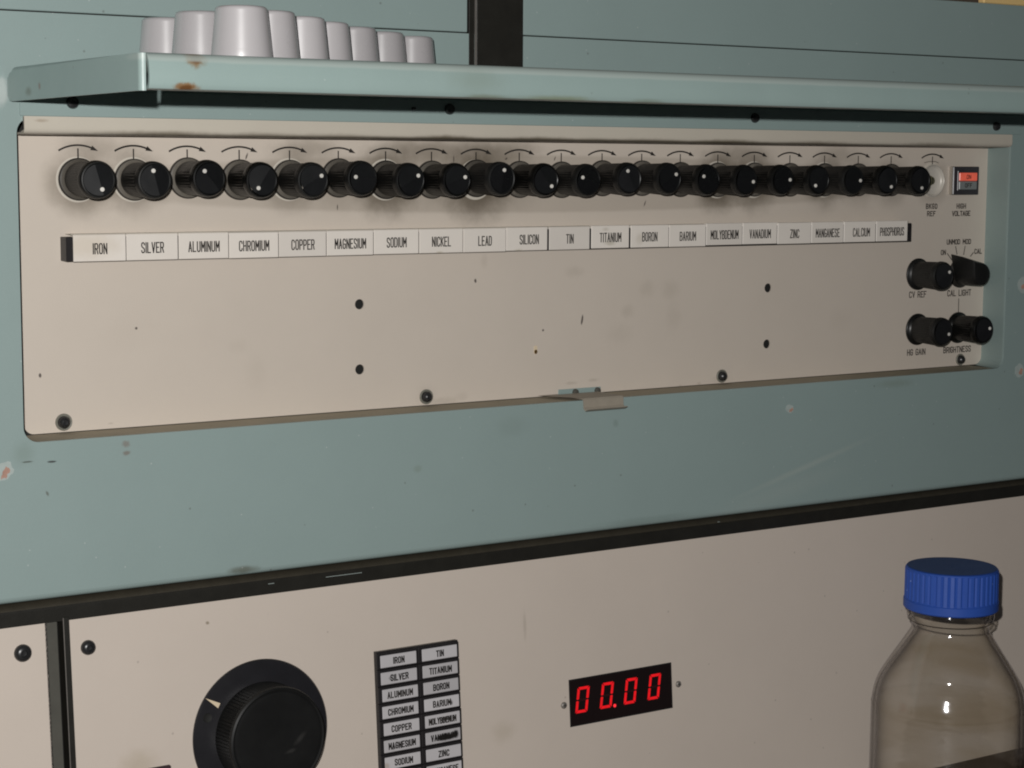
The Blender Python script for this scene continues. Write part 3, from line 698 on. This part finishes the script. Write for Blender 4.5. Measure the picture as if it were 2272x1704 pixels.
# large selector dial
bk = low('dial_knob', 'large black dial knob with a cream triangular pointer on its skirt', 'knob', 2.83, -2.50)
mb = MB(); mb.lathe([(1.30, 0), (1.325, .02), (1.325, .05), (1.30, .075), (1.0, .115), (.93, .12)], n=96, capend=False); sk = mb.build('skirt', M_SKIRT, bk, smooth=35)
tip, b1, b2 = [(p[0]-2.83, p[1]+2.5) for p in ((1.744, -1.704), (2.022, -1.833), (1.975, -1.915))]
mb = MB(); mb.loops([[tip, b2, b1]], -.125, -.10); mb.build('pointer_mark', M_CREAM, sk)
hx, hz = 1.775-2.83, -2.06+2.5
mb = MB(); mb.lathe([(.085, .10), (.080, .118), (.060, .105)], hx, hz, 20); mb.build('set_screw', M_DARK, sk, smooth=40)
def kn2(rr, ww, k): return rr-(.028 if (k % 2) else 0) if .13 < ww < .66 else rr
mb = MB(); mb.lathe([(.93, .11), (.935, .14), (.92, .60), (.925, .64), (.93, .68), (.915, .735), (.885, .755), (.865, .750), (.855, .738), (.845, .738), (.835, .75), (.78, .755), (.4, .735), (0.02, .73)], n=180, knurl=kn2)
M_DIALTOP = make_mat('dial_top_plastic', (.008,.008,.008), rough=.50, mottle=.5, mscale=2.0, grain=.2, spec=.28,
     stains_and_light=[(lw(3.25,-2.55,.75),(.20,1,.07),(.05,.048,.045),.45,.1,.5,7,.7),(lw(3.05,-2.75,.75),(.16,1,.05),(.05,.048,.045),.4,.1,.5,7,.2)])
mb.build('grip', M_DIALTOP, bk, smooth=28)

# annunciator blocks
an = low('lamp_label_block', 'two black columns of white element name windows right of the large dial', 'indicator panel', 6.05, -2.9)
AO = (6.05, 0, -2.9)
L1 = ['IRON','SILVER','ALUMINUM','CHROMIUM','COPPER','MAGNESIUM','SODIUM','NICKEL','LEAD','SILICON']; L2 = NAMES[10:]
mb = MB(); mb.box(5.21, 6.985, -.10, 0, -4.66, -1.36); mb.build('housing', M_BOARD, an, off=AO)
for c, (L, x0, x1, wx0, wx1, top) in enumerate(((L1, 5.19, 6.078, 5.262, 6.036, -1.432), (L2, 6.084, 6.978, 6.160, 6.934, -1.430))):
    for k, nm in enumerate(L):
        zt = top-.3195*k; jx = [0, -.004, .012, .0, .014, .004, .008, .01, 0, .01][k] if c == 0 else [0, 0, .004, .006, .010, .006, .004, .004, 0, .01][k]
        mb = MB(); mb.box(x0+jx*.5, x1+jx*.3+random.uniform(-.004, .004), -.15, -.08, zt-.262, zt+.050, bevel=.012); b = mb.build('lamp_block', M_BOARD, an, off=AO)
        mb = MB(); mb.box(wx0+jx, wx1+jx*.5, -.162, -.14, zt-.232, zt, bevel=.008); b2_ = mb.build('window', M_LENS, an, off=AO)
        mb = MB(); n = len(nm); sq = .82 if n >= 10 else (.94 if n >= 9 else 1)
        lettering(mb, nm, (wx0+wx1)/2+(.02 if nm in ('SODIUM',) else .0), zt-.118, .105, .0440*sq, .0295*sq, .0118, -.167, jitter=.004)
        mb.build('lettering', M_INK, b2_, off=AO)
# digital display
dd = low('digital_display', 'black digital meter showing 00.00 in red seven-segment digits', 'display', 10.88, -3.0)
DO = (10.88, 0, -3.0)
mb = MB(); mb.loops([[(9.593, -3.474), (12.173, -3.474), (12.173, -2.524), (9.593, -2.524)], [(9.615, -3.452), (12.151, -3.452), (12.151, -2.546), (9.615, -2.546)]], -.012, .03)
mb.build('bezel', M_BOARD, dd, off=DO)
MB().box(9.60, 12.165, -.004, .02, -3.462, -2.535).build('filter_window', M_GLASSBLK, dd, off=DO)
for k, x in enumerate((9.722, 10.325, 10.925, 11.530)):
    dg = bpy.data.objects.new('digit', None); COL.objects.link(dg); dg.parent = dd; dg.empty_display_size = .01
    W_, H_, T_, sl = .290, .516, .054, .165
    zb = -3.222
    def sp(px, pz): return (x+px+pz*sl, zb+pz)
    g = .003
    segs = [[(T_*.3+g, H_), (W_-T_*.3-g, H_), (W_-T_-g*.5, H_-T_), (T_+g*.5, H_-T_)],
            [(T_*.3+g, 0), (T_+g*.5, T_), (W_-T_-g*.5, T_), (W_-T_*.3-g, 0)]]
    for (xa, sgn) in ((0, 1), (W_, -1)):
        for (za, zb_) in ((g+.012, H_/2-.012), (H_/2+.012, H_-g-.012)):
            lo_, hi_ = za, zb_
            if za < .1: segs.append([(xa, lo_), (xa+sgn*T_, lo_+T_*.85), (xa+sgn*T_, hi_-.012), (xa+sgn*T_*.4, hi_), (xa, hi_-.01)])
            else: segs.append([(xa, hi_), (xa, lo_+.01), (xa+sgn*T_*.4, lo_), (xa+sgn*T_, lo_+.012), (xa+sgn*T_, hi_-T_*.85)])
    mid = [(T_*.6, H_/2), (T_+.02, H_/2+T_*.45), (W_-T_-.02, H_/2+T_*.45), (W_-T_*.6, H_/2), (W_-T_-.02, H_/2-T_*.45), (T_+.02, H_/2-T_*.45)]
    mb = MB(); mb.loops([[sp(*p) for p in mid]], -.011, -.005); mb.build('unlit_segment', M_UNLIT, dg, off=DO)
    for sg in segs:
        mb = MB(); mb.loops([[sp(*p) for p in sg]], -.012, -.005); mb.build('segment', M_LED, dg, off=DO)
MB().lathe([(.034, .005), (.034, .013)], 10.700, -3.205, 20, capstart=True).build('decimal_point', emis_mat('lit_decimal', (1, .035, .045), 1.1), dd, off=DO, smooth=40)
for x, z in ((9.456, -3.013), (12.344, -3.004)):
    mb = MB(); mb.lathe([(.068, 0), (.068, .015), (.052, .035), (.025, .042)], x, z, 24)
    o = mb.build('screw', M_STEEL, dd, off=DO, smooth=40)
    mb = MB(); mb.box(x-.035, x+.035, -.0445, -.040, z-.007, z+.007); mb.box(x-.007, x+.007, -.0447, -.040, z-.035, z+.035); mb.build('cross_slot', M_DARK, o, off=DO)

# =================================================================== CUPS ON THE SHELF
CG = 'inverted white plastic cups on the shelf'
cup_prof = [(.0, .0)]
def cup_mb():
    mb = MB(); H = .745; T = .385
    prof = [(.450, 0), (.447, .06), (.440, .12)]
    for k in range(8):
        q = k/7; prof.append((.440-(.440-T)*q, .12+(H-.07-.12)*q))
    for a in (15, 30, 45, 60, 75, 90):
        t = math.radians(a); prof.append((T-.06+.06*math.cos(t), H-.06+.06*math.sin(t)-.002))
    prof += [(.28, H-.006), (.27, H-.02), (.02, H-.022)]
    mb.vlathe([(q[0], q[1]) for q in prof], 0, 0, 56, cap1=True)
    mb.vlathe([(.430, 0), (.42, .12), (.36, H-.06), (.02, H-.06)], 0, 0, 40)
    return mb
CUPS = [(.42, -5.60, 'nearest and largest-looking white plastic cup at the front corner of the group'),
        (.36, -4.30, 'second white plastic cup from the left, behind the nearest one'),
        (.47, -2.75, 'leftmost white plastic cup, furthest back against the wall'),
        (1.16, -5.02, 'white plastic cup just right of the nearest cup'),
        (2.07, -4.25, 'second white plastic cup right of the nearest cup'),
        (2.90, -3.50, 'third white plastic cup right of the nearest cup'),
        (3.81, -2.78, 'white plastic cup third from the right end of the row'),
        (4.77, -2.05, 'white plastic cup second from the right end of the row'),
        (5.76, -1.38, 'rightmost white plastic cup, smallest looking, at the end of the row')]
cm = None
for i, (x, y, lb) in enumerate(CUPS):
    if cm is None: o = cup_mb().build('plastic_cup', M_CUP, smooth=40); cm = o
    else: o = cm.copy(); COL.objects.link(o)
    o.location = Vector((x, y, 1.301))*S; tag(o, lb, 'cup', CG)

# =================================================================== BOTTLE
BX, BY, BT = 17.66, -3.5, -8.56
bo = thing('reagent_bottle', 'clear glass reagent bottle with a ribbed blue screw cap in front of the lower panel', 'bottle', (BX, BY, BT-6.5))
BO = (BX, BY, BT-6.5)
outer = [(.62, -.1), (.62, -.80), (.66, -.88), (.885, -.90), (.905, -.95), (.900, -1.07), (.865, -1.14), (.815, -1.20), (.800, -1.27), (.815, -1.36), (.90, -1.50), (1.05, -1.74), (1.22, -2.00), (1.39, -2.28), (1.49, -2.48), (1.555, -2.70), (1.59, -2.95), (1.60, -3.3), (1.60, -6.2), (1.56, -6.38), (1.45, -6.48), (1.2, -6.5)]
def smooth_prof(P, n=4):
    out = []
    for i in range(len(P)-1):
        p0 = P[max(i-1, 0)]; p1 = P[i]; p2 = P[i+1]; p3 = P[min(i+2, len(P)-1)]
        for k in range(n):
            t = k/n
            out.append(tuple(.5*((2*p1[j])+(-p0[j]+p2[j])*t+(2*p0[j]-5*p1[j]+4*p2[j]-p3[j])*t*t+(-p0[j]+3*p1[j]-3*p2[j]+p3[j])*t**3) for j in (0, 1)))
    out.append(P[-1]); return out
outer = smooth_prof(outer[3:], 4)
inner = [(q[0]-.085, q[1]+(.0 if q[1] > -6 else .1)) for q in outer]
mb = MB(); mb.vlathe([(a, BT+b) for a, b in outer], BX, BY, 96, cap1=True); mb.vlathe([(a, BT+b) for a, b in inner], BX, BY, 96, cap1=True)
mb.build('glass_body', M_GLASS, bo, smooth=60, off=BO)
def ck(rr, zz, k):
    return rr-(.022 if (k % 4 in (0,)) else 0) if BT-.67 < zz < BT-.055 else rr
mb = MB(); mb.vlathe([(.875, BT-1.125), (.885, BT-1.135), (.87, BT-1.15)], BX, BY, 96); mb.build('neck_bead', M_BEAD, bo, smooth=60, off=BO)
mb = MB(); mb.vlathe([(.0201, BT+.002), (.925, BT+.002)], BX, BY, 64); ct = mb.build('cap_top', M_CAPTOP, bo, off=BO)
mb = MB(); mb.vlathe([(.0201, BT-.002), (.90, BT-.002), (.945, BT-.02), (.962, BT-.05), (.965, BT-.06), (.968, BT-.66), (.972, BT-.68), (.955, BT-.69)], BX, BY, 176, knurl=ck)
cap = mb.build('screw_cap', M_CAPBLUE, bo, smooth=28, off=BO)
mb = MB(); mb.vlathe([(.955, BT-.675), (.985, BT-.70), (.985, BT-.86), (.965, BT-.885), (.88, BT-.89), (.6, BT-.885)], BX, BY, 96); mb.build('collar_ring', M_CAPBLUE, cap, smooth=35, off=BO)
# bench under the bottle (below the frame) 
tag(MB().box(-9, 27, -9, -1.2, BT-6.8, BT-6.505).build('bench_top', M_BENCH), None, None, None, 'structure')
bpy.data.objects['bench_top']['label'] = 'dark brown bench top that the bottle stands on'

# =================================================================== BEYOND THE CABINET TOP
o = MB().box(-20, 60, 6, 6.3, -14, 14).build('room_wall', M_ROOM); o['kind'] = 'structure'
tag(MB().box(21.0, 24.5, -.75, 1.2, 3.435, 5.5, bevel=.03).build('cream_box', M_BOX), 'cream coloured box edge on top of the cabinet at the top right corner', 'box')
tag(MB().box(19.2, 20.95, -.65, 1.2, 3.435, 5.0, bevel=.02).build('dark_box', M_BENCH), 'dark brown box edge on top of the cabinet left of the cream one', 'box')
